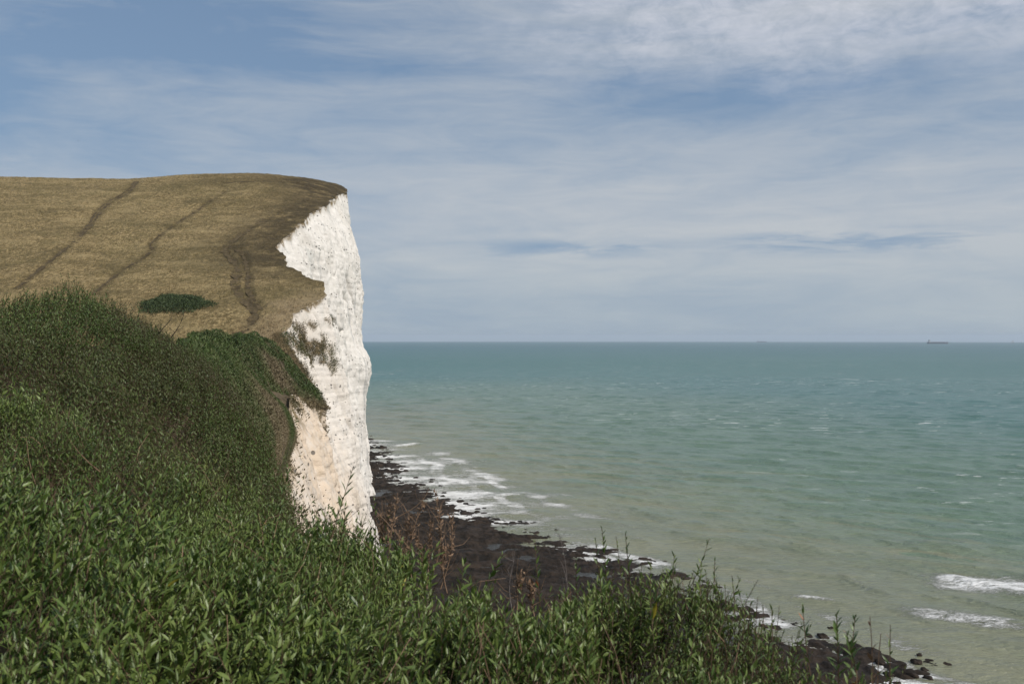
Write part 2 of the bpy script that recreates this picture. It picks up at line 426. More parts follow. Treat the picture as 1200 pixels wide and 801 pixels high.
# ------------------------------------------------------------------ sea
pyr = np.concatenate([np.linspace(830, 405, 760), [404, 403, 402.2, 401.5, 400.9, 400.5, 400.2]])
R = H * F / (pyr - EY)
R = np.concatenate([[40, 70, 100, 130], R[R > 140], [16000, 20000, 24000, 27600, 31000, 34000]]); R = np.unique(R)
az = np.radians(np.concatenate([np.linspace(-46, -10, 90), np.linspace(-9.9, 29, 760), np.linspace(29.2, 75, 90)]))
RR, AA = np.meshgrid(R, az, indexing='ij')
SX, SY = RR * np.sin(AA), RR * np.cos(AA)
shd = np.maximum((SX - shore_x(SY)) * .8, (RR - 700) * .5)
SZ = np.zeros_like(SX)
wdir0 = math.radians(-118)
for i in range(46):
    lam = 3.0 * (32 / 3.0) ** (i / 45.0); a = .0050 * lam ** 1.0
    th = wdir0 + rng.normal(0, .42); k = 2 * np.pi / lam; ph = rng.uniform(0, 6.28)
    fade = smooth(lam * 190, lam * 60, RR)
    s = np.sin(k * (SX * math.cos(th) + SY * math.sin(th)) + ph)
    SZ += a * fade * (np.exp(.8 * s) - 1.1)
SZ *= .35 + .65 * smooth(5, 70, shd)
# two rolling breakers off the shore and small surf crests
def ridge(x0, y0, x1, y1, w, hgt):
    global SZ
    dx, dy = x1 - x0, y1 - y0; L = math.hypot(dx, dy)
    s = ((SX - x0) * dx + (SY - y0) * dy) / L; t = ((SX - x0) * dy - (SY - y0) * dx) / L + 1.2 * noise(s * .08, 0, 0, 82)
    along = smooth(-8, 6, s) * smooth(L + 8, L - 6, s)
    SZ += hgt * along * np.where(t > 0, np.exp(-(t / w) ** 2), np.exp(-(t / (w * 2.2)) ** 2))
    return along, t
def sp(px, py): Y = H * F / (py - EY); return (px - 600) / F * Y, Y
foam = np.zeros_like(SX)
br = [((1092, 680), (1250, 690), 2.6, .8, 17, .95), ((1060, 715), (1195, 733), 2.2, .7, 8, .75), ((985, 674), (1048, 699), 1.8, .5, 1.4, .40), ((930, 699), (968, 703), 1.6, .6, 2.6, .95), ((1140, 703), (1215, 722), 1.8, .5, 1.6, .35),
      ((722, 622), (762, 636), 1.8, .35, 1.6, .5), ((1090, 728), (1125, 738), 1.6, .3, 1.3, .45), ((560, 583), (612, 579), 2.2, .7, 5, .85), ((588, 603), (622, 600), 2.2, .6, 4, .8), ((560, 560), (590, 557), 2, .5, 4, .7),
      ((455, 524), (492, 520), 2.4, .8, 6, .9), ((505, 545), (560, 541), 2, .4, 5, .5), ((520, 572), (585, 566), 2, .4, 5, .6), ((590, 622), (650, 614), 2, .4, 4, .6)]
for (a, b, w, hg, fw, fs) in br:
    x0, y0 = sp(*a); x1, y1 = sp(*b)
    al, t = ridge(x0, y0, x1, y1, w, hg)
    foam = np.maximum(foam, fs * al * np.where(t > 0, smooth(fw, fw * .2, t), smooth(-fw * 1.0, -.2, t)) )
# surf washing along the rocks
surf = smooth(-18, 0, shd) * smooth(34, 8, shd) * smooth(275, 330, SY) * smooth(640, 560, SY) * .80
surf2 = smooth(-8, 0, shd) * smooth(9, 2, shd) * smooth(330, 280, SY) * .72
lines = np.abs(np.sin((shd + 5 * noise(SX * .03, SY * .03, 0, 83) + 2 * noise(SX * .12, SY * .12, 0, 84)) * .24))
surf3 = smooth(55, 24, shd) * smooth(-10, 5, shd) * smooth(290, 340, SY) * smooth(560, 480, SY) * (.44 + .34 * smooth(.62, .95, lines))
surf3 = np.maximum(surf3, smooth(24, 8, shd) * smooth(-6, 2, shd) * smooth(330, 280, SY) * (.22 + .45 * smooth(.6, .95, lines)))
nb = .35 * fbm(SX * .05, SY * .09, 0, 81, 3)
foam = np.maximum(foam, np.clip(np.maximum(np.maximum(surf, surf2), surf3) + nb * np.clip((surf + surf2 + surf3) * 3, 0, 1), 0, 1))
SZ = SZ - (SX ** 2 + SY ** 2) / (2 * RE)
sea = grid_obj('sea', np.stack([SX, SY, SZ], -1), M['sea'], {'shore': shd, 'dist': RR, 'foam': foam})
tag(sea, 'green grey open sea with surf along the rocks', kind='structure')

# ------------------------------------------------------------------ leaf geometry
LA = np.array([(0, 0, 0), (-.5, .28, .10), (0, .28, 0), (.5, .28, .10), (-.46, .62, .10), (0, .62, .02), (.46, .62, .10), (0, 1, -.06)])
TA = np.array([(0, 2, 1), (0, 3, 2), (1, 2, 5), (1, 5, 4), (2, 3, 6), (2, 6, 5), (4, 5, 7), (5, 6, 7)])
LB = np.array([(0, 0, 0), (-.5, .45, .08), (0, .45, 0), (.5, .45, .08), (0, 1, 0)]); TB = np.array([(0, 2, 1), (0, 3, 2), (1, 2, 4), (2, 3, 4)])
LC = np.array([(0, 0, 0), (-.5, .5, 0), (.5, .5, 0), (0, 1, 0)]); TC = np.array([(0, 2, 1), (1, 2, 3)])

def norm(a): return a / (np.linalg.norm(a, axis=-1, keepdims=True) + 1e-9)
def leaves(pos, dirs, up, L, W, tpl, droop=0.0):
    """template leaf at every pos, axis along dirs, face towards up"""
    V0, T0 = tpl
    dirs = norm(dirs); side = norm(np.cross(dirs, up)); nrm = np.cross(side, dirs)
    n = len(pos)
    V = pos[:, None] + side[:, None] * (V0[None, :, 0:1] * W[:, None, None]) + dirs[:, None] * (V0[None, :, 1:2] * L[:, None, None]) + nrm[:, None] * ((V0[None, :, 2:3]) * W[:, None, None] - droop * (V0[None, :, 1:2] ** 2) * L[:, None, None])
    T = T0[None] + (np.arange(n) * len(V0))[:, None, None]
    return V.reshape(-1, 3), T.reshape(-1, 3)

def tubes(paths, r0, r1, sides=3):
    """paths (n,k,3) -> triangles of tapered tubes"""
    n, k, _ = paths.shape
    tan = np.gradient(paths, axis=1); tan = norm(tan)
    ref = np.where(np.abs(tan[..., 2:3]) > .9, np.array([1., 0, 0]), np.array([0, 0, 1.]))
    s = norm(np.cross(tan, ref)); q = np.cross(tan, s)
    ang = np.arange(sides) * 2 * np.pi / sides
    rad = (r0 + (r1 - r0) * np.linspace(0, 1, k))
    V = paths[:, :, None] + (s[:, :, None] * np.cos(ang)[:, None] + q[:, :, None] * np.sin(ang)[:, None]) * rad[None, :, None, None]
    idx = np.arange(n * k * sides).reshape(n, k, sides)
    a = idx[:, :-1]; b = idx[:, 1:]; a2 = np.roll(a, -1, 2); b2 = np.roll(b, -1, 2)
    T = np.concatenate([np.stack([a, a2, b2], -1).reshape(-1, 3), np.stack([a, b2, b], -1).reshape(-1, 3)])
    return V.reshape(-1, 3), T

def shoots(base, tip, K, Ll, ratio, tpl, r, t0=.2, spread=.95, tipshrink=.5, bend=.08):
    """leafy shoots: curved stems carrying whorled leaves. returns stem mesh, leaf mesh, shoot index per leaf vertex"""
    n = len(base)
    ax = tip - base; hgt = np.linalg.norm(ax, axis=1)
    d = norm(ax)
    bd = norm(np.cross(d, rng.normal(size=(n, 3)))) * (hgt * bend * rng.uniform(0, 1, n))[:, None]
    tt = np.linspace(0, 1, 5)
    path = base[:, None] + ax[:, None] * tt[None, :, None] + bd[:, None] * (4 * tt * (1 - tt))[None, :, None]
    sv, stt = tubes(path, r, r * .45)
    t = t0 + (1 - t0) * (np.arange(K)[None] + rng.uniform(0, .6, (n, K))) / K
    t = np.minimum(t, 1)
    pos = base[:, None] + ax[:, None] * t[..., None] + bd[:, None] * (4 * t * (1 - t))[..., None]
    e1 = norm(np.cross(d, np.array([.3, .2, .9]) + rng.normal(0, .3, (n, 3)))); e2 = np.cross(d, e1)
    ang = (np.arange(K) * 2.4)[None] + rng.uniform(0, 6.28, (n, 1)) + rng.normal(0, .3, (n, K))
    out = e1[:, None] * np.cos(ang)[..., None] + e2[:, None] * np.sin(ang)[..., None]
    op = spread * (1.15 - .65 * t) * rng.uniform(.75, 1.25, (n, K))
    ld = d[:, None] * np.cos(op)[..., None] + out * np.sin(op)[..., None]
    up = norm(d[:, None] * np.sin(op)[..., None] - out * np.cos(op)[..., None] + rng.normal(0, .35, (n, K, 3)))
    Lh = Ll * rng.uniform(.65, 1.15, (n, K)) * (1 - (1 - tipshrink) * np.clip((t - .7) / .3, 0, 1))
    W = Lh * ratio * rng.uniform(.8, 1.2, (n, K))
    lv, lt = leaves(pos.reshape(-1, 3), ld.reshape(-1, 3), up.reshape(-1, 3), Lh.ravel(), W.ravel(), tpl, droop=.12)
    return (sv, stt), (lv, lt), np.repeat(np.arange(n), K * len(tpl[0]))

def loft(S, B, bulge=0.0):
    """surface between two photo curves, as a function (s,v)->point; v=0 at S, 1 at B"""
    S = P(*np.array(S, float).T); B = P(*np.array(B, float).T)
    def f(s, v):
        a = spline(S, s); b = spline(B, s)
        vv = v[..., None]
        p = a * (1 - vv) + b * vv
        p[..., 2] += bulge * np.linalg.norm(a - b, axis=-1) * (4 * v * (1 - v)) ** .8
        return p
    return f
def sample(f, n, ns=120, nv=60):
    """n points spread evenly over the loft by area"""
    s = np.linspace(0, 1, ns + 1); v = np.linspace(0, 1, nv + 1)
    G = f(*np.meshgrid(s, v, indexing='ij'))
    A = np.linalg.norm(np.cross(G[1:, :-1] - G[:-1, :-1], G[:-1, 1:] - G[:-1, :-1]), axis=-1).ravel()
    c = rng.choice(len(A), n, p=A / A.sum())
    ss = (c // nv + rng.uniform(size=n)) / ns; vv = (c % nv + rng.uniform(size=n)) / nv
    return f(ss, vv), ss, vv, A.sum()

# ------------------------------------------------------------------ near thicket (below the viewpoint)
thS = [(-330, 478, 6.6), (-150, 474, 6.9), (0, 470, 7.2), (100, 484, 7.2), (190, 522, 7.1), (270, 562, 6.9), (330, 590, 6.6), (385, 609, 6.2), (440, 619, 5.7), (510, 645, 5.2), (570, 669, 4.9), (630, 690, 4.6), (700, 699, 4.45), (770, 702, 4.3), (835, 712, 4.1), (900, 734, 3.9), (970, 760, 3.6), (1040, 794, 3.3), (1110, 850, 3.0)]
thB = [(-330, 900, 2.3), (-150, 900, 2.3), (0, 900, 2.3), (100, 900, 2.3), (190, 900, 2.3), (270, 900, 2.35), (330, 900, 2.35), (385, 900, 2.4), (440, 900, 2.4), (510, 900, 2.4), (570, 900, 2.4), (630, 905, 2.4), (700, 905, 2.4), (770, 905, 2.4), (835, 910, 2.4), (900, 915, 2.4), (970, 920, 2.4), (1040, 930, 2.4), (1110, 940, 2.35)]
fth = loft(thS, thB, .015)
n = 8800
c, ss, vv, area = sample(fth, n)
c2, ss2, vv2, _ = sample(fth, 9000)
k2 = (ss2 > .58) & (vv2 < .75)
c = np.concatenate([c, c2[k2]]); n = len(c)
bump_ = .11 * noise(c[:, 0] * 1.5, c[:, 1] * 1.5, 0, 91) + .07 * noise(c[:, 0] * 4, c[:, 1] * 4, 0, 92)
tip = c + np.stack([rng.normal(0, .05, n), rng.normal(0, .05, n), bump_ + np.abs(rng.normal(0, .05, n)) - .05], -1)
lean = np.stack([.10 + .35 * noise(c[:, 0] * 1.2, c[:, 1] * 1.2, 0, 93) + rng.normal(0, .22, n), -.08 + .35 * noise(c[:, 0] * 1.2, c[:, 1] * 1.2, 0, 94) + rng.normal(0, .22, n), np.ones(n)], -1)
hh = rng.uniform(.28, .55, n)
tall = rng.uniform(size=n) < .07
tip = tip + tall[:, None] * norm(lean) * rng.uniform(.04, .16, n)[:, None]
hol = noise(c[:, 0] * 2.2, c[:, 1] * 2.2, 0, 98) + .6 * noise(c[:, 0] * 5, c[:, 1] * 5, 0, 99)
keep = hol > -.42; tip[:, 2] -= .16 * smooth(-.1, -.5, hol)
tip, lean, hh, c, n = tip[keep], lean[keep], hh[keep], c[keep], int(keep.sum())
base = tip - norm(lean) * hh[:, None]
lsz = (.051 + .022 * noise(c[:, 0] * 1.1, c[:, 1] * 1.1, 0, 100) + rng.normal(0, .009, n)).clip(.03, .1)[:, None]
(sv, st), (lv, lt), si = shoots(base, tip, 19, lsz, .215, (LA, TA), .0022, t0=.12)
leaf_id = np.arange(len(lv)) // 8
tint = rng.uniform(0, 1, leaf_id.max() + 1)[leaf_id]
tint = np.where(tint < .9965, np.clip(tint * .7 + .3 * (.5 + .8 * noise(c[si, 0] * 2, c[si, 1] * 2, 0, 95)), 0, .985), tint)
dry = np.clip(smooth(.35, .8, noise(c[si, 0] * .9, c[si, 1] * .9, 0, 96)) * .5, 0, 1)
k = 220
ci = rng.choice(n, k); dt = c[ci] + np.stack([rng.normal(0, .05, k), rng.normal(0, .05, k), np.abs(rng.normal(.02, .06, k))], -1)
da = norm(np.stack([rng.normal(.2, .45, k), rng.normal(0, .4, k), np.ones(k)], -1)); dl = rng.uniform(.25, .6, k)[:, None]
tq = np.linspace(0, 1, 5)
dpath = (dt - da * dl)[:, None] + (da * dl)[:, None] * tq[None, :, None] + (rng.normal(0, .05, (k, 3)))[:, None] * (4 * tq * (1 - tq))[None, :, None]
dv, dtt = tubes(dpath, .0028, .0012)
nst = len(st) + len(lt)
lt0 = len(sv)
V = np.concatenate([sv, lv, dv]); T = np.concatenate([st, lt + len(sv), dtt + len(sv) + len(lv)])
o = mesh_obj('undergrowth', V, T, [M['stem'], M['leaf'], M['dry_stem']], {'tint': np.concatenate([np.zeros(len(sv)), tint, np.zeros(len(dv))]), 'dry': np.concatenate([np.zeros(len(sv)), dry, np.zeros(len(dv))])}, mat_idx=np.concatenate([np.zeros(len(st)), np.ones(len(lt)), np.full(len(dtt), 2)]))
tag(o, 'dense leafy green undergrowth filling the near foreground', kind='stuff')
s_, v_ = np.meshgrid(np.linspace(0, 1, 80), np.linspace(-.1, 1, 40), indexing='ij')
G = fth(s_, np.clip(v_, 0, 1)); G[..., 2] -= .62 + .1 * noise(G[..., 0] * 2, G[..., 1] * 2, 0, 97); G[:, 0, 2] -= 6
tag(grid_obj('ground', G, M['soil']), 'dark earth beneath the undergrowth', kind='structure')

# ------------------------------------------------------------------ big shrub rising on the left
m1S = [(-300, 352, 14), (-150, 350, 14.3), (0, 346, 15), (60, 343, 15.5), (110, 348, 16), (150, 363, 17), (200, 390, 20), (230, 406, 21), (253, 429, 21), (275, 468, 19), (290, 500, 17), (320, 552, 12.5), (340, 598, 9)]
m1B = [(-300, 540, 6.4), (-150, 540, 6.5), (0, 540, 6.6), (40, 545, 6.8), (80, 550, 6.9), (110, 555, 7), (150, 565, 7.2), (190, 580, 7.3), (220, 590, 7.4), (250, 600, 7.4), (275, 610, 7.4), (310, 620, 7.4), (335, 630, 7.4)]
fm1 = loft([(a, b + 4, c_) for a, b, c_ in m1S], m1B, .015)
n = 8800
c, ss, vv, area = sample(fm1, n)
cc = c[rng.choice(n, 90)]; cr = rng.uniform(.5, 1.1, 90)
dcl = np.min(np.linalg.norm(c[:, None, :2] - cc[None, :, :2], axis=-1) / cr[None], axis=1)
bump_ = .10 - .30 * smooth(.55, .9, vv) - .50 * np.clip(dcl, 0, 1.3) ** 2 + .12 * noise(c[:, 0] * .8, c[:, 1] * .8, 0, 101) + .10 * noise(c[:, 0] * 2.2, c[:, 1] * 2.2, 0, 102)
tip = c + np.stack([rng.normal(0, .08, n), rng.normal(0, .08, n), bump_ + np.abs(rng.normal(0, .10, n)) - .08], -1)
lean = np.stack([.12 + .4 * noise(c[:, 0] * .8, c[:, 1] * .8, 0, 103) + rng.normal(0, .25, n), -.12 + rng.normal(0, .28, n), np.ones(n)], -1)
base = tip - norm(lean) * rng.uniform(.35, .75, n)[:, None]
(sv, st), (lv, lt), si = shoots(base, tip, 17, .064, .30, (LB, TB), .003, t0=.15)
lid = np.arange(len(lv)) // 5
tint = rng.uniform(0, 1, lid.max() + 1)[lid] * .75 + .25 * (.5 + .8 * noise(c[si, 0] * 1.5, c[si, 1] * 1.5, 0, 104)); tint = np.clip(tint, 0, .98)
dryf = np.clip(smooth(.1, .55, noise(c[si, 0] * .45, c[si, 1] * .3, 0, 105) + 1.1 * np.exp(-((ss[si] - .45) / .09) ** 2 - ((vv[si] - .14) / .14) ** 2)) * .62, 0, 1)
root = empty('shrub', (-6.5, 11, 58.2)); tag(root, 'broad dark green leafy shrub covering the bank below the dry grass hill', 'shrub')
off = np.array([-6.5, 11, 58.2])
mesh_obj('foliage', lv - off, lt, M['leaf_mid'], {'tint': tint, 'dry': dryf}, parent=root)
mesh_obj('stem', sv - off, st, M['stem'], parent=root)
s_, v_ = np.meshgrid(np.linspace(0, 1, 80), np.linspace(0, 1, 40), indexing='ij')
G = fm1(s_, v_); G[..., 2] -= .75 + .15 * noise(G[..., 0] * 1.2, G[..., 1] * 1.2, 0, 97); G[:, 0, 2] -= 5; G[-1, :, 2] -= 5
tag(grid_obj('ground', G, M['soil']), 'dark earth beneath the left shrub', kind='structure')

# ------------------------------------------------------------------ scrub covered slopes beyond
def slope(name, S, B, bulge, n, Ll, seed, dryfun, label, kind, cat=None, lower=.8, bmp=.6):
    f = loft(S, B, bulge)
    c, ss, vv, area = sample(f, n)
    sc = Ll / .1
    c = c + np.stack([np.zeros(n), np.zeros(n), (.5 * noise(c[:, 0] * .25, c[:, 1] * .25, 0, seed) + .3 * noise(c[:, 0] * .8, c[:, 1] * .8, 0, seed + 1)) * sc * bmp], -1)
    dr = dryfun(ss, vv, c)
    ld = np.stack([rng.normal(.25, .5, n), rng.normal(-.2, .5, n), rng.uniform(.35, 1.1, n)], -1)
    up = np.stack([rng.normal(.5, .5, n), rng.normal(-.4, .5, n), rng.normal(.6, .4, n)], -1)
    L = Ll * rng.uniform(.6, 1.5, n) * (1 + .8 * dr)
    lv, lt = leaves(c - norm(ld) * (L * .5)[:, None] - np.stack([np.zeros(n), np.zeros(n), np.abs(rng.normal(0, Ll * 1.2, n))], -1), ld, up, L, L * np.where(dr > .5, .27, .38), (LC, TC))
    tint = np.clip(rng.uniform(0, 1, n) * .6 + .4 * (.5 + noise(c[:, 0] * .4, c[:, 1] * .4, 0, seed + 2)), 0, .97)
    cen = np.array([c[:, 0].mean(), c[:, 1].mean(), c[:, 2].min()])
    # a fringe of dead grass hanging over the rim of the slope
    m = n // 4
    s2 = np.where(rng.uniform(size=m) < .6, 1 - np.abs(rng.normal(0, .02, m)), rng.uniform(0, 1, m)); v2 = np.where(s2 > .93, rng.uniform(0, 1, m), np.abs(rng.normal(0, .05, m)))
    p2 = f(np.clip(s2, 0, 1), np.clip(v2, 0, 1)); p2[:, 2] -= rng.uniform(0, 1.3, m) * lower; p2[:, 0] += rng.normal(0, .25, m) * lower
    L2 = Ll * rng.uniform(1, 2.2, m)
    fv, ft = leaves(p2, np.stack([rng.normal(.4, .4, m), rng.normal(-.3, .4, m), rng.normal(-.2, .7, m)], -1), rng.normal(0, 1, (m, 3)) + np.array([.5, -.5, .4]), L2, L2 * .16, (LC, TC))
    lt = np.concatenate([lt, ft + len(lv)]); lv = np.concatenate([lv, fv]); tint = np.concatenate([tint, rng.uniform(0, .95, m)]); dr = np.concatenate([dr, rng.uniform(.4, 1, m)])
    o = mesh_obj(name, lv - cen, lt, M['leaf_far'], {'tint': np.repeat(tint, 4), 'dry': np.repeat(dr, 4)})
    o.location = cen
    tag(o, label, cat, kind=kind)
    s_, v_ = np.meshgrid(np.linspace(0, 1, 90), np.linspace(0, 1, 50), indexing='ij')
    G = f(s_, v_); G[..., 2] -= lower + .2 * noise(G[..., 0] * .5, G[..., 1] * .5, 0, seed + 3)
    G[:, 0, 2] -= .8 * lower; G[-1, :, 2] -= .5 * lower; G[-1, :, 0] -= lower
    tag(grid_obj('ground', G, M['soil']), 'earth of the steep scrub covered slope', kind='structure')
    return f

r2S = [(215, 403, 40), (235, 403, 55), (252, 405, 66), (269, 415, 75), (292, 432, 85), (315, 458, 92), (337, 481, 98), (346, 508, 100), (339, 532, 95), (328, 560, 88), (318, 590, 80)]
r2B = [(180, 415, 24), (192, 420, 26), (205, 430, 28), (222, 450, 30), (242, 480, 31), (258, 510, 31), (272, 540, 30), (286, 570, 29), (296, 590, 28), (308, 620, 26)]
def dry2(s, v, c):
    band = smooth(.20, .36, v) * smooth(.92, .6, v) * smooth(.35, .6, s) + smooth(.82, .97, s) * .5
    return np.clip(band * (.75 + .7 * noise(c[:, 0] * .25, c[:, 1] * .12, 0, 111)) + .25 * (rng.uniform(size=len(s)) < .25), 0, 1)
slope('undergrowth', r2S, r2B, .012, 84000, .13, 112, dry2, 'green and brown scrub spilling down the nearer slope', 'stuff', lower=.35, bmp=.22)
r3S = [(225, 397, 150), (262, 395.5, 160), (302, 395, 165), (324, 407, 168), (347, 431, 170), (366, 452, 172), (378, 468, 172), (374, 471, 168)]
r3B = [(210, 420, 90), (235, 424, 96), (262, 434, 106), (288, 450, 120), (312, 470, 134), (330, 472, 144), (348, 470, 156), (367, 473, 164)]
def dry3(s, v, c):
    band = smooth(.22, .38, v) * smooth(.85, .6, v) * smooth(.25, .5, s)
    return np.clip(band * (.7 + .7 * noise(c[:, 0] * .15, c[:, 1] * .08, 0, 121)) + .25 * (rng.uniform(size=len(s)) < .2), 0, 1)
slope('undergrowth', r3S, r3B, .012, 52000, .30, 122, dry3, 'dark green ridge of scrub above the chalk face', 'stuff', lower=.7)

# the bank between the cliff-top rim and the chalk, under and beside the scrub
bky = np.linspace(-5, Y0 + 3.2, 160); bkt = np.linspace(0, 1, 24)
mx_, mz_ = rim(bky); ex_ = edge_x(bky); ez_ = z_hill(ex_, bky)
BK = np.stack([(ex_ - 1.5)[:, None] * (1 - bkt) + (mx_ + .3)[:, None] * bkt, np.broadcast_to(bky[:, None], (160, 24)), (ez_ - .1)[:, None] * (1 - bkt) + (mz_ - .1)[:, None] * bkt], -1)
BK[..., 2] += .5 * np.sin(np.pi * bkt)[None] * smooth(180, 215, bky)[:, None] + .25 * noise(BK[..., 0] * .4, BK[..., 1] * .4, 0, 128) - .9 * smooth(190, 150, bky)[:, None] * smooth(60, 100, bky)[:, None] + .9 * np.sin(np.pi * bkt)[None] * smooth(70, 30, bky)[:, None]
tag(grid_obj('bank', BK, M['soil']), 'earth bank at the cliff top rim', kind='structure')
q = BK[(bky > 4) & (bky < 105)].reshape(-1, 3); n = 60000
ci = rng.choice(len(q), n); sc_ = .055 + .0011 * q[ci, 1]
q = q[ci] + rng.normal(0, 1, (n, 3)) * np.array([.35, .8, .15])
L = sc_ * rng.uniform(.6, 1.5, n)
lv, lt = leaves(q, np.stack([rng.normal(.3, .5, n), rng.normal(-.2, .5, n), rng.uniform(.2, 1, n)], -1), rng.normal(0, 1, (n, 3)) + np.array([.5, -.5, .4]), L, L * .36, (LC, TC))
tag(mesh_obj('undergrowth', lv, lt, M['leaf_far'], {'tint': np.repeat(rng.uniform(0, .95, n), 4), 'dry': np.repeat(np.clip(.3 + noise(q[:, 0] * .4, q[:, 1] * .4, 0, 129), 0, 1), 4)}), 'low scrub along the rim of the near cliff', kind='stuff')
q = BK[bky > 150].reshape(-1, 3); n = 14000
q = q[rng.choice(len(q), n)] + rng.normal(0, .4, (n, 3)) * np.array([1, 1, .3])
L = .42 * rng.uniform(.6, 1.5, n)
lv, lt = leaves(q, np.stack([rng.normal(.35, .4, n), rng.normal(-.2, .4, n), rng.uniform(.1, 1, n)], -1), rng.normal(0, 1, (n, 3)) + np.array([.5, -.5, .4]), L, L * .2, (LC, TC))
tag(mesh_obj('grass', lv, lt, M['grass'], {'tint': np.repeat(rng.uniform(0, .8, n), 4), 'edge': np.repeat(rng.uniform(0, .5, n), 4), 'straw': np.repeat(rng.uniform(0, .7, n), 4)}), 'dry grass tumbling over the cliff top rim', kind='stuff')

# ------------------------------------------------------------------ grass on the hill, scrub patches, oval bush
def blades(pos, h, w, attrs, name, mat, mean=(.25, .1), nb=3):
    n = len(pos); pos = np.repeat(pos, nb, 0); N = n * nb
    pos = pos + np.stack([rng.normal(0, .12, N), rng.normal(0, .12, N), np.zeros(N)], -1)
    d_ = norm(np.stack([rng.normal(mean[0], .35, N), rng.normal(mean[1], .3, N), np.ones(N)], -1))
    up = np.stack([rng.normal(0, 1, N), rng.normal(-1, .6, N), rng.normal(.2, .3, N)], -1)
    hh = np.repeat(h, nb) * rng.uniform(.6, 1.2, N)
    lv, lt = leaves(pos - d_ * .08, d_, up, hh, hh * w, (LC, TC), droop=.25)
    return mesh_obj(name, lv, lt, mat, {k: np.repeat(np.repeat(a, nb, 0), 4) for k, a in attrs.items()})
n = 90000
gy = 222 + (455 - 222) * rng.uniform(size=n) ** 1.25
gx = edge_x(gy) - rng.uniform(0, 1, n) ** .9 * (.53 * gy + 60 + edge_x(gy))
keep = (track_dist(gx, gy) > 1.2 + .5 * rng.uniform(size=n)) & (rng.uniform(size=n) < .55 + .6 * noise(gx * .08, gy * .16, 0, 131))
gx, gy = gx[keep], gy[keep]
de_ = edge_x(gy) - gx
pos = np.stack([gx, gy, z_hill(gx, gy)], -1)
gh = (.30 + .30 * rng.uniform(size=len(gx))) * (1 - .45 * edge_attr(gx, gy, de_)) * (1 + .5 * straw_attr(gx, gy, de_))
o = blades(pos, gh, .22, {'tint': rng.uniform(0, 1, len(gx)), 'edge': edge_attr(gx, gy, de_) * .9, 'straw': straw_attr(gx, gy, de_)}, 'grass', M['grass'])
tag(o, 'dry straw coloured grass on the hillside', kind='stuff')

def bush(cpx, cpy, wpx, hpx, tall, n, Ll, label, seed, mat='leaf_oval'):
    Yc = float(ray_hill(np.array([cpx]), np.array([cpy]))[0])
    cx = (cpx - 600) / F * Yc
    a = wpx / 2 / F * Yc
    Yt = float(ray_hill(np.array([cpx]), np.array([cpy - hpx / 2]))[0]); Yb = float(ray_hill(np.array([cpx]), np.array([cpy + hpx / 2]))[0])
    b = max((Yt - Yb) / 2, 1.0)
    r = np.sqrt(rng.uniform(size=n)) ; th = rng.uniform(0, 6.283, n)
    rr = 1 + .30 * noise(np.cos(th) * 2.2, np.sin(th) * 2.2, 0, seed) + .10 * rng.normal(size=n)
    x = cx + a * r * rr * np.cos(th); y = Yc + b * r * rr * np.sin(th)
    hgt = tall * np.sqrt(np.clip(1 - r ** 2, 0, 1)) * (1 + .25 * noise(x * .5, y * .5, 0, seed + 1))
    z = z_hill(x, y) + hgt * rng.uniform(.5, 1.0, n)
    ld = np.stack([rng.normal(0, .5, n), rng.normal(-.1, .5, n), rng.uniform(.3, 1, n)], -1); up = rng.normal(0, 1, (n, 3)) + np.array([.2, -.4, .5])
    L = Ll * rng.uniform(.6, 1.3, n)
    zc = float(z_hill(cx, Yc)); cen = np.array([cx, Yc, zc])
    lv, lt = leaves(np.stack([x, y, z], -1) - cen, ld, up, L, L * .5, (LC, TC))
    o = mesh_obj('bush', lv, lt, M[mat], {'tint': np.repeat(rng.uniform(0, .95, n), 4)})
    o.location = cen
    return tag(o, label, 'bush')
bush(207, 358, 78, 18, 1.7, 11000, .42, 'low oval dark green bush alone in the dry grass', 140)

# scrub hanging on the broken chalk under the promontory
fp = FACE.reshape(-1, 3); fpx, fpy = PX(fp)
msk = np.zeros(len(fp))
for (a, b, ra, rb, s_) in [(372, 412, 17, 20, 1), (352, 402, 20, 16, .9), (340, 392, 16, 14, .9), (335, 410, 14, 12, .6), (363, 385, 10, 9, .8), (385, 428, 10, 12, .6), (402, 420, 5, 5, .6), (385, 378, 6, 7, .5), (360, 470, 26, 7, .5), (350, 440, 12, 20, .5)]:
    e = ((fpx - a) / ra) ** 2 + ((fpy - b) / rb) ** 2
    msk = np.maximum(msk, s_ * smooth(1.7, .2, e))
ok = (fp[:, 1] > 175) & (fp[:, 1] < 285)
msk = msk * ok * smooth(-.25, .25, noise(fp[:, 0] * .35, fp[:, 1] * .35, fp[:, 2] * .35, 151) + .25 * msk)
soilband = smooth(240, 225, fp[:, 1]) * smooth(.085, .01, np.tile(v, len(ry)) + .05 * noise(fp[:, 1] * .3, fp[:, 2] * .3, 0, 153)) * (fp[:, 1] > 60)
at = cl.data.attributes.new('scrub', 'FLOAT', 'POINT'); at.data.foreach_set('value', np.clip(np.maximum(np.maximum(msk * 1.1, soilband), (smooth(.022, .006, np.tile(v, len(ry)) + .012 * noise(fp[:, 1] * .35, fp[:, 2] * .1, 0, 155)))), 0, 1).astype(np.float32))
msk = np.maximum(msk, .7 * soilband * smooth(-.1, .3, noise(fp[:, 0] * .3, fp[:, 1] * .3, fp[:, 2] * .3, 154)))
n = 21000
ci = rng.choice(len(fp), n, p=msk / msk.sum())
pos = fp[ci] + rng.normal(0, .3, (n, 3)) + np.array([.15, 0, .1])
ld = np.stack([rng.normal(.5, .4, n), rng.normal(-.3, .4, n), rng.normal(.4, .5, n)], -1)
L = .40 * rng.uniform(.5, 1.5, n)
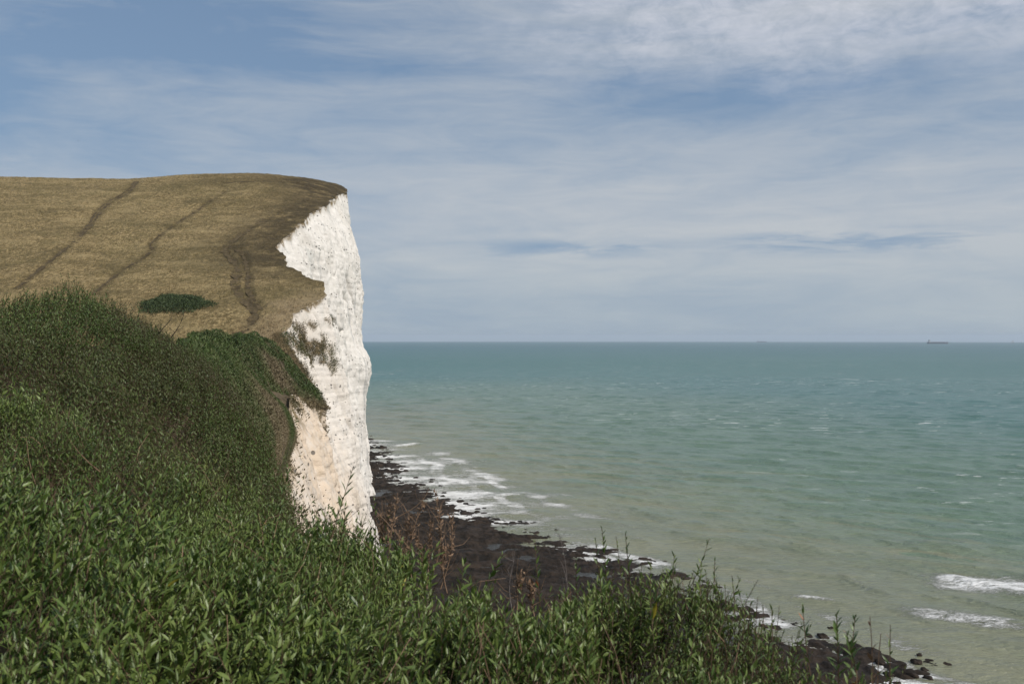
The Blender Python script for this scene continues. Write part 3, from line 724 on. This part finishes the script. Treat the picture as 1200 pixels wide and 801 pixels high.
lv, lt = leaves(pos, ld, rng.normal(0, 1, (n, 3)) + np.array([.4, -.5, .5]), L, L * .4, (LC, TC))
o = mesh_obj('undergrowth', lv, lt, M['leaf_far'], {'tint': np.repeat(rng.uniform(0, .9, n), 4), 'dry': np.repeat(np.clip(.8 + .9 * noise(pos[:, 0] * .15, pos[:, 1] * .15, pos[:, 2] * .15, 152), 0, 1), 4)})
tag(o, 'patchy brown green scrub clinging to the broken chalk', kind='stuff')

# ------------------------------------------------------------------ single shoots standing above the thicket
def sprig(tip_px, base_px, Y, K, L, label, group=None, mat='leaf_sprig', dry=0.0, ratio=.24, spread=.8):
    b = P(base_px[0], base_px[1], Y); t = P(tip_px[0], tip_px[1], Y + rng.normal(0, .05))
    root = empty('leafy_shoot', b); tag(root, label, 'shoot', group)
    (sv, st), (lv, lt), si = shoots((b - b)[None], (t - b)[None], K, L, ratio, (LA, TA), .003, t0=.12, spread=spread, tipshrink=.45)
    mesh_obj('stem', sv, st, M['stem'], parent=root)
    lid = np.arange(len(lv)) // 8
    mesh_obj('foliage', lv, lt, M[mat], {'tint': rng.uniform(0, 1, lid.max() + 1)[lid] * (1 if dry == 0 else .9), 'dry': np.full(len(lv), dry)}, parent=root)
G1 = 'leafy shoots standing above the undergrowth'
SP = [((414, 546), (384, 640), 5.4, 13, .075, 'bent leafy shoot silhouetted high against the white chalk', .5),
 ((404, 590), (392, 650), 5.3, 11, .06, 'short leafy shoot in front of the lowest white chalk'),
 ((338, 545), (318, 625), 6.0, 18, .07, 'leafy shoot in front of the ochre stained chalk'),
 ((438, 578), (440, 650), 5.6, 12, .045, 'shoot with small pale leaves at the cliff foot corner'),
 ((590, 648), (552, 720), 4.6, 17, .062, 'leaning leafy shoot just right of the dry brown stalks'),
 ((627, 634), (634, 720), 4.6, 22, .046, 'slim upright shoot beside the bare grey twig'),
 ((675, 655), (676, 730), 4.4, 14, .05, 'short leafy shoot left of the two tallest centre shoots'),
 ((705, 617), (708, 740), 4.4, 30, .046, 'tallest bushy shoot rising over the dark rock in the centre'),
 ((698, 630), (716, 735), 4.5, 18, .046, 'leafy shoot leaning left beside the tallest centre shoot'),
 ((733, 625), (742, 740), 4.35, 22, .046, 'thin dark shoot rising to the water edge over dark rock'),
 ((765, 680), (770, 750), 4.25, 14, .05, 'short leafy shoot right of the thin dark shoot'),
 ((838, 656), (826, 770), 4.0, 24, .05, 'tall leafy shoot crossing the surf line'),
 ((858, 674), (860, 770), 3.9, 9, .042, 'sparse thin shoot right of the tall surf line shoot'),
 ((816, 690), (806, 765), 4.0, 18, .05, 'leafy shoot left of the tall surf line shoot'),
 ((880, 706), (878, 790), 3.8, 12, .05, 'shoot with narrow leaves left of the lone foam patch'),
 ((941, 708), (952, 800), 3.6, 11, .052, 'open shoot with wide leaves left of the dense right clump'),
 ((905, 712), (908, 800), 3.7, 10, .05, 'slender shoot beneath the lone foam patch'),
 ((981, 718), (984, 815), 3.4, 26, .052, 'dense leafy shoot leading the right hand clump'),
 ((1003, 720), (1000, 820), 3.4, 20, .05, 'dense leafy shoot with reddish tip in the right hand clump'),
 ((992, 740), (1012, 830), 3.4, 24, .052, 'low bushy shoot at the front of the right hand clump'),
 ((1044, 732), (1046, 850), 3.2, 11, .042, 'last shoot at the right with some red brown leaves')]
for q in SP:
    sprig(q[0], q[1], q[2], q[3], q[4], q[5], G1, dry=q[6] * .3 if len(q) > 6 else 0)
sprig((1020, 722), (1024, 840), 3.25, 5, .045, 'almost bare shoot with withered brown tip leaf', G1, dry=.9)
sprig((1033, 742), (1030, 840), 3.25, 3, .03, 'thin bare curved shoot beside the withered brown tip', G1, dry=.8)

# ------------------------------------------------------------------ dry brown stalks, bare twigs
def stalk(tip_px, base_px, Y, nb, label, group, name='dry_stalk', mat='dry_stem', r=.004, tuft=True, cat='dead plant', blen=.16):
    b = P(*base_px, Y); t = P(*tip_px, Y)
    root = empty(name, b); tag(root, label, cat, group)
    ax = t - b; tt = np.linspace(0, 1, 7)
    side = np.array([rng.normal(0, .12), rng.normal(0, .08), 0])
    path = ax * tt[:, None] + side * (4 * tt * (1 - tt))[:, None] * np.linalg.norm(ax) * .6
    sv, st = tubes(path[None], r, r * .35, 4)
    mesh_obj('stem', sv, st, M[mat], parent=root)
    tb = rng.uniform(.25, .97, nb); o0 = np.stack([np.interp(tb, tt, path[:, k]) for k in range(3)], -1)
    bd = norm(np.stack([rng.normal(0, .8, nb), rng.normal(0, .6, nb), rng.uniform(.3, 1.3, nb)], -1))
    L = blen * rng.uniform(.4, 1.2, nb) * (1.2 - .7 * tb)
    mid = o0 + bd * (L * .5)[:, None] + rng.normal(0, .008, (nb, 3)); end = o0 + bd * L[:, None] + np.array([0, 0, .02])
    for q in range(nb):
        bv, bt = tubes(np.stack([o0[q], mid[q], end[q]])[None], r * .5, r * .2, 3)
        mesh_obj('branch', bv, bt, M[mat], parent=root)
    if tuft:
        k = 90
        s = rng.uniform(.42, 1.02, k); p0 = np.stack([np.interp(s, tt, path[:, j]) for j in range(3)], -1) + rng.normal(0, .007, (k, 3))
        lv, lt = leaves(p0, rng.normal(0, .7, (k, 3)) + np.array([0, 0, .9]), rng.normal(0, 1, (k, 3)), .026 * rng.uniform(.5, 1.4, k), .008 * rng.uniform(.6, 1.4, k), (LC, TC))
        mesh_obj('seed_head', lv, lt, M[mat], parent=root)
G2 = 'dry brown stalks in front of the dark beach'
DS = [((458, 592), (446, 672), 'short dry brown stalk nearest the chalk foot'), ((466, 584), (455, 676), 'feathery dry stalk curving right beside the chalk foot'), ((480, 604), (470, 680), 'low bushy dry brown stalk among taller ones'),
 ((497, 590), (484, 685), 'dry brown stalk with forked feathery head'), ((510, 580), (498, 690), 'tall dry brown stalk leaning over the dark rock'), ((529, 606), (516, 690), 'curved dry brown stalk at the right of the dead clump'),
 ((445, 606), (440, 665), 'small dry tuft touching the cliff corner'), ((488, 632), (500, 690), 'low dry tangle under the tall brown stalks'), ((520, 640), (524, 695), 'low dry brown stalk near the green shoots'), ((466, 625), (476, 680), 'dense low dry stalk in the middle of the dead clump'),
 ((505, 610), (500, 690), 'upright dry brown stalk between the two tallest'), ((610, 672), (606, 715), 'tan dry tuft beside the bare forked twig'), ((622, 684), (626, 722), 'low tan tuft under the slim upright shoot')]
for tpx, bpx, lb in DS:
    stalk(tpx, bpx, 5.6 if tpx[0] < 560 else 4.7, 11, lb, G2, r=.0032)
stalk((655, 625), (662, 720), 4.7, 9, 'tall bare grey twig with fine crooked branches', None, 'bare_twig', 'grey_twig', .0025, False, 'twig', .12)
stalk((603, 655), (600, 715), 4.9, 8, 'short bare forked grey twig against the dark rock', None, 'bare_twig', 'grey_twig', .003, False, 'twig', .16)
stalk((216, 364), (196, 400), 17, 3, 'thin dark twig crossing the oval bush outline, steeper one', None, 'bare_twig', 'dark_twig', .009, False, 'twig', .2)
stalk((202, 373), (178, 402), 17, 3, 'thin dark twig left of the steeper one above the shrub', None, 'bare_twig', 'dark_twig', .009, False, 'twig', .2)
stalk((502, 572), (452, 612), 5.6, 3, 'single arched straw stem over the dark rock', None, 'dry_stalk', 'dry_stem', .003, False, 'dead plant', .08)
stalk((800, 682), (812, 740), 4.1, 4, 'straight tan dry stem beside the surf line shoot', None, 'dry_stalk', 'dry_stem', .003, False, 'dead plant', .05)

# ------------------------------------------------------------------ boulders at the water's edge
def boulder(px, py, wpx, label, group, seed):
    Y = H * F / (py - EY); x = (px - 600) / F * Y; r = wpx / 2 / F * Y
    nu, nv_ = 22, 12
    th = np.linspace(0, 2 * np.pi, nu, endpoint=False); ph = np.linspace(0, np.pi, nv_)
    TH, PH = np.meshgrid(th, ph, indexing='ij')
    D = np.stack([np.cos(TH) * np.sin(PH), np.sin(TH) * np.sin(PH), np.cos(PH)], -1)
    m = 1 + .45 * noise(D[..., 0] * 1.3 + seed, D[..., 1] * 1.3, D[..., 2] * 1.3, 161) + .2 * noise(D[..., 0] * 3.3, D[..., 1] * 3.3 + seed, D[..., 2] * 3.3, 162)
    V = D * m[..., None] * np.array([r, r * 1.1, r * .62])
    i = np.arange(nu)[:, None] * nv_ + np.arange(nv_ - 1)[None]; j = ((np.arange(nu) + 1) % nu)[:, None] * nv_ + np.arange(nv_ - 1)[None]
    T = np.stack([i, i + 1, j + 1, j], -1).reshape(-1, 4)
    o = mesh_obj('boulder', V.reshape(-1, 3), T, M['rock'], smooth_sh=True); o.location = (x, Y, r * .1)
    tag(o, label, 'boulder', group)
G3 = 'dark boulders in the surf'
BL = [(965, 747, 13, 'lone dark boulder in the shallows left of the leafy clump'), (1009, 777, 14, 'dark boulder beside the withered brown shoot'), (1032, 778, 13, 'dark boulder between withered shoot and last shoot'), (1056, 784, 15, 'dark boulder just right of the last shoot'),
 (1074, 776, 12, 'flat dark boulder farthest out in the white wash'), (1084, 786, 9, 'small dark boulder in the white wash'), (1068, 794, 18, 'wide dark boulder at the picture bottom right of the last shoot'), (1088, 796, 13, 'round dark boulder lowest in the white wash'), (1042, 793, 13, 'dark boulder half hidden behind the last shoot'), (1020, 768, 11, 'low dark boulder behind the bare curved shoot'),
 (974, 737, 8, 'small dark rock just above the lone boulder'), (652, 621, 4, 'tiny dark rock awash off the middle beach'), (1078, 768, 7, 'tiny dark rock outermost beyond the white wash'), (487, 560, 5, 'small rock in the surf off the far beach'), (505, 565, 5, 'small rock seaward of the far beach surf rock'), (448, 525, 8, 'dark rock at the far end of the beach')]
for i, q in enumerate(BL): boulder(*q, G3, i * 3.7)

# ------------------------------------------------------------------ ships on the horizon, birds
M['hull'] = MT('ship_hull').finish((.06, .065, .08), .6, .3); M['ship_white'] = MT('ship_white').finish((.55, .55, .55), .6, .3); M['sail'] = MT('sail_cloth').finish((.5, .48, .47), .8, .1)
def boxes(lst):
    Vs, Ts = [], []
    for (x0, x1, y0, y1, z0, z1) in lst:
        b = len(Vs) * 8
        Vs.append([(x0, y0, z0), (x1, y0, z0), (x1, y1, z0), (x0, y1, z0), (x0, y0, z1), (x1, y0, z1), (x1, y1, z1), (x0, y1, z1)])
        Ts += [(b, b + 3, b + 2, b + 1), (b + 4, b + 5, b + 6, b + 7), (b, b + 1, b + 5, b + 4), (b + 1, b + 2, b + 6, b + 5), (b + 2, b + 3, b + 7, b + 6), (b + 3, b, b + 4, b + 7)]
    return np.array(Vs, float).reshape(-1, 3), np.array(Ts)
def hull_mesh(L, B, D):
    st = np.linspace(0, 1, 25); half = B / 2 * np.minimum(1, np.minimum((st / .06 + .55), ((1 - st) / .14) ** .6))
    sec = []
    for s, h in zip(st, half):
        x = -L / 2 + s * L; z1 = D + (.18 * D * max(0, (s - .9) / .1)); rake = .02 * L * max(0, (s - .9) / .1)
        sec.append([(x + rake, h, z1), (x, h * .92, 0), (x - .3 * rake, h * .6, -4), (x - .3 * rake, -h * .6, -4), (x, -h * .92, 0), (x + rake, -h, z1)])
    V = np.array(sec); i = np.arange(24)[:, None] * 6 + np.arange(6)[None]; j = np.arange(24)[:, None] * 6 + (np.arange(6)[None] + 1) % 6
    T = np.stack([i, j, j + 6, i + 6], -1).reshape(-1, 4)
    return V.reshape(-1, 3), np.concatenate([T, [(0, 1, 4, 5), (1, 2, 3, 4)]])
def ship(px, Y, L, label, rz=0.0):
    x = (px - 600) / F * Y
    root = empty('cargo_ship', (x, Y, -(x * x + Y * Y) / (2 * RE))); root.rotation_euler = (0, 0, rz)
    tag(root, label, 'ship', None)
    hv, ht = hull_mesh(L, L * .15, L * .075); mesh_obj('hull', hv, ht, M['hull'], parent=root)
    z = L * .075
    bv, bt = boxes([(-L * .45, -L * .37, -L * .06, L * .06, z, z + L * .055), (-L * .44, -L * .38, -L * .07, L * .07, z + L * .055, z + L * .072)])
    dk = mesh_obj('deckhouse', bv, bt, M['ship_white'], parent=root)
    bv, bt = boxes([(-L * .435, -L * .405, -L * .018, L * .018, z + L * .05, z + L * .115)]); mesh_obj('funnel', bv, bt, M['hull'], parent=dk)
    bv, bt = boxes([(-L * .34 + k * L * .085, -L * .34 + k * L * .085 + L * .07, -L * .06, L * .06, z, z + L * .012) for k in range(8)]); mesh_obj('hatch_cover', bv, bt, M['hull'], parent=root)
    mv, mt_ = tubes(np.array([[(L * .44, 0, z), (L * .44, 0, z + L * .04), (L * .44, 0, z + L * .07)]]), L * .004, L * .002, 4); mesh_obj('mast', mv, mt_, M['hull'], parent=root)
ship(1099, 10800, 232, 'large dark cargo ship on the horizon at the right', .08)
ship(892.5, 17500, 165, 'small faint ship on the horizon left of the large cargo ship', -.1)
Yb = 12500; xb = (1187 - 600) / F * Yb
root = empty('sailing_ship', (xb, Yb, -(xb * xb + Yb * Yb) / (2 * RE))); tag(root, 'faint tall sailing ship on the horizon at far right', 'ship')
hv, ht = hull_mesh(34, 8, 4); mesh_obj('hull', hv, ht, M['hull'], parent=root)
mv, mt_ = tubes(np.array([[(2, 0, 3), (2, 0, 20), (2, 0, 44)], [(-8, 0, 3), (-8, 0, 15), (-8, 0, 32)]]), .35, .15, 5); mesh_obj('mast', mv, mt_, M['hull'], parent=root)
for (x0, x1, zt) in ((2.5, 16, 40), (-7.5, 1, 40), (-17, -8.5, 29)):
    g = np.linspace(0, 1, 7); A, Bq = np.meshgrid(g, g, indexing='ij')
    xx = x0 + (x1 - x0) * A * (1 - .85 * Bq); zz = 6 + (zt - 6) * Bq; yy = 1.4 * np.sin(np.pi * A) * (1 - Bq)
    mesh_obj('sail', np.stack([xx, yy, zz], -1).reshape(-1, 3), grid_faces(7, 7), M['sail'], smooth_sh=True, parent=root)

M['bird'] = MT('bird_feathers').finish((.06, .06, .065), .8, .2)
def bird(px, py, Y, span, rz, label):
    s = span / 2
    body = np.array([(0, -.22, 0, .012), (0, -.16, .005, .04), (0, -.05, .01, .062), (0, .08, 0, .05), (0, .18, .005, .02), (0, .27, .005, .006)]) * span
    path = body[None, :, :3]
    bv, bt = tubes(path, 1, 1, 6)
    ctr = np.repeat(body[:, :3], 6, 0); bv = ctr + (bv - ctr) * np.repeat(body[:, 3], 6)[:, None]
    W = []; 
    for sg in (-1, 1):
        for k, (wx, ch, sw, dz) in enumerate([(.02, .22, 0, .03), (.25, .20, -.03, .16), (.5, .15, .0, .22), (.75, .1, .08, .2), (1, .02, .2, .14)]):
            W += [(sg * wx * s, sw * s - ch * s, dz * s), (sg * wx * s, sw * s + ch * s, dz * s)]
    W = np.array(W); T = []
    for sg in range(2):
        for k in range(4):
            a = sg * 10 + k * 2; T += [(a, a + 2, a + 3), (a, a + 3, a + 1)]
    o = mesh_obj('bird', np.concatenate([bv, W]), np.concatenate([bt, np.array(T) + len(bv)]), M['bird'], smooth_sh=True)
    o.location = P(px, py, Y); o.rotation_euler = (.1, 0, rz)
    tag(o, label, 'bird', 'tiny birds over the hill')
bird(52, 15, 220, .55, .4, 'tiny dark bird highest in the sky at upper left')
bird(202, 80, 240, .5, 1.3, 'tiny dark bird in the blue midway up the left sky')
bird(190, 167, 240, .5, .9, 'tiny dark bird close above the hill crest track')
bird(92, 165, 250, .45, 2.1, 'tiny dark bird low over the left hill crest')

# ------------------------------------------------------------------ haze
hz = MT('sea_haze')
pv = hz.n('VolumePrincipled', {'Color': (.74, .86, .98, 1), 'Density': 4.2e-5, 'Anisotropy': .0})
hz.nt.links.new(pv.outputs[0], hz.out.inputs['Volume'])
bv, bt = boxes([(-42000, 42000, -500, 40000, -190, 142)])
o = mesh_obj('haze', bv, bt, hz.m); tag(o, 'thin pale sea haze', kind='stuff')

# ------------------------------------------------------------------ light, sky
sund = norm(np.array([.80, -.42, .82])); el = math.asin(sund[2]); rot = math.atan2(sund[0], sund[1])
sl = bpy.data.lights.new('sun', 'SUN'); sl.energy = 3.0; sl.angle = math.radians(.5); sl.color = (1, .95, .88)
so = bpy.data.objects.new('sun', sl); COL.objects.link(so); so.rotation_euler = Vector(-sund).to_track_quat('-Z', 'Y').to_euler(); so.location = (100, -50, 200)

w = bpy.data.worlds.new('World'); scene.world = w; w.use_nodes = True
wt = MT.__new__(MT); wt.nt = w.node_tree; wt.nt.nodes.clear(); wt.out = wt.nt.nodes.new('ShaderNodeOutputWorld')
sky = wt.n('TexSky', sky_type='NISHITA', sun_disc=False, sun_elevation=el, sun_rotation=rot, altitude=60, air_density=1.0, dust_density=1.2, ozone_density=1.4)
geo = wt.n('TexCoord').outputs['Generated']
sep = wt.n('SeparateXYZ', {0: geo})
X, Y_, Z = sep.outputs
azn = wt.math('ARCTAN2', X, Y_); eln = wt.math('ARCSINE', Z)
def comb(a, b, c=0.0): return wt.n('CombineXYZ', {0: a, 1: b, 2: c}).outputs[0]
def wn(vec, scale, detail=4, rough=.55, dist=0.0): return wt.noise(scale, detail, rough, vec, dist)
def win(v, c_, h, soft):      # window around c_
    return wt.ramp(wt.math('ABSOLUTE', wt.math('SUBTRACT', v, c_)), h + soft, h)
ae = comb(azn, eln)
# perspective cloud deck coordinates
zc = wt.math('MAXIMUM', wt.math('ADD', Z, .06), .02)
deck = comb(wt.math('DIVIDE', X, zc), wt.math('DIVIDE', Y_, zc))
veil = wn(wt.n('Mapping', {'Vector': ae, 'Scale': (1.6, 9.0, 1), 'Rotation': (0, 0, -.06)}).outputs[0], 1.0, 5, .55, .6)
streak = wn(wt.n('Mapping', {'Vector': ae, 'Scale': (3.0, 26.0, 1), 'Rotation': (0, 0, .10)}).outputs[0], 1.0, 6, .6, .5)
cirr = wn(wt.n('Mapping', {'Vector': deck, 'Scale': (1.1, 1.1, 1)}).outputs[0], 4.2, 8, .68, .25)
cells = wn(wt.n('Mapping', {'Vector': ae, 'Scale': (20, 34, 1), 'Rotation': (0, 0, .25)}).outputs[0], 1.6, 6, .66, .6)
# base veil: thick towards the horizon and to the right, thin in the upper left
lowv = wt.ramp(eln, .24, .06)
right = wt.ramp(azn, -.5, .45)
dens = wt.math('ADD', wt.math('MULTIPLY', lowv, .38), wt.math('MULTIPLY', right, .27))
dens = wt.math('ADD', dens, wt.math('MULTIPLY', wt.math('SUBTRACT', veil, .42), 1.5))
dens = wt.math('SUBTRACT', dens, wt.math('MULTIPLY', wt.math('MULTIPLY', wt.ramp(azn, .0, -.35), wt.ramp(eln, .16, .28)), .18))
dens = wt.math('ADD', dens, wt.math('MULTIPLY', wt.math('SUBTRACT', streak, .5), .55))
wisp = wn(wt.n('Mapping', {'Vector': ae, 'Scale': (9, 42, 1), 'Rotation': (0, 0, -.22)}).outputs[0], 1.0, 8, .68, 1.0)
dens = wt.math('ADD', dens, wt.math('MULTIPLY', wt.math('SUBTRACT', wisp, .5), .58))
# blue gaps low over the sea
gap = wt.math('MAXIMUM', wt.math('MULTIPLY', win(azn, .055, .03, .10), win(eln, .088, .002, .012)), wt.math('MULTIPLY', win(azn, .33, .05, .11), win(eln, .091, .004, .013)))
gap = wt.math('MULTIPLY', gap, wt.ramp(wn(wt.n('Mapping', {'Vector': ae, 'Scale': (9, 60, 1), 'Rotation': (0, 0, .03)}).outputs[0], 1.0, 6, .65, .7), .60, .40))
dens = wt.math('SUBTRACT', dens, wt.math('MULTIPLY', gap, .42))
# bluer band under the mackerel sky
dens = wt.math('SUBTRACT', dens, wt.math('MULTIPLY', wt.math('MULTIPLY', win(eln, .238, .006, .03), wt.ramp(azn, .0, .15)), .20))
dens = wt.n('Clamp', {0: wt.math('ADD', dens, .09), 1: .04, 2: .86}).outputs[0]
# mackerel patch upper right
lim = wt.math('ADD', eln, wt.math('MULTIPLY', wt.math('SUBTRACT', wn(ae, 7, 4, .6), .5), .10))
mack = wt.math('MULTIPLY', wt.ramp(lim, .215, .30), wt.ramp(wt.math('ADD', azn, wt.math('MULTIPLY', wt.math('SUBTRACT', cirr, .5), .25)), -.08, .20))
mk = wt.math('MULTIPLY', mack, wt.ramp(wt.math('ADD', wt.math('MULTIPLY', cells, .6), wt.math('MULTIPLY', cirr, .6)), .37, .80))
blue = wt.mix(wt.ramp(eln, .0, .30, .85, .50), sky.outputs[0], (2.1, 3.5, 5.6))
c = wt.mix(dens, blue, wt.mix(wt.ramp(eln, .0, .13), (5.5, 6.15, 6.5), (6.5, 6.75, 7.0)))
c = wt.mix(wt.math('MULTIPLY', mk, .66), c, (7.7, 7.9, 8.7))
bg = wt.n('Background', {'Color': c, 'Strength': .07})
wt.nt.links.new(bg.outputs[0], wt.out.inputs['Surface'])

# ------------------------------------------------------------------ camera, view
cd = bpy.data.cameras.new('camera'); cd.sensor_width = 36; cd.lens = 35; cd.clip_start = .05; cd.clip_end = 120000
cd.dof.use_dof = True; cd.dof.focus_distance = 120; cd.dof.aperture_fstop = 8
cam = bpy.data.objects.new('camera', cd); COL.objects.link(cam); cam.location = (0, 0, H)
cam.rotation_euler = (math.radians(90) - 5.5 / F, 0, 0); scene.camera = cam
scene.view_settings.view_transform = 'Standard'; scene.view_settings.look = 'None'; scene.view_settings.exposure = .3; scene.view_settings.gamma = 1
scene.render.engine = 'CYCLES'
scene.cycles.max_bounces = 6; scene.cycles.volume_bounces = 0; scene.cycles.transparent_max_bounces = 4
scene.cycles.use_denoising = True
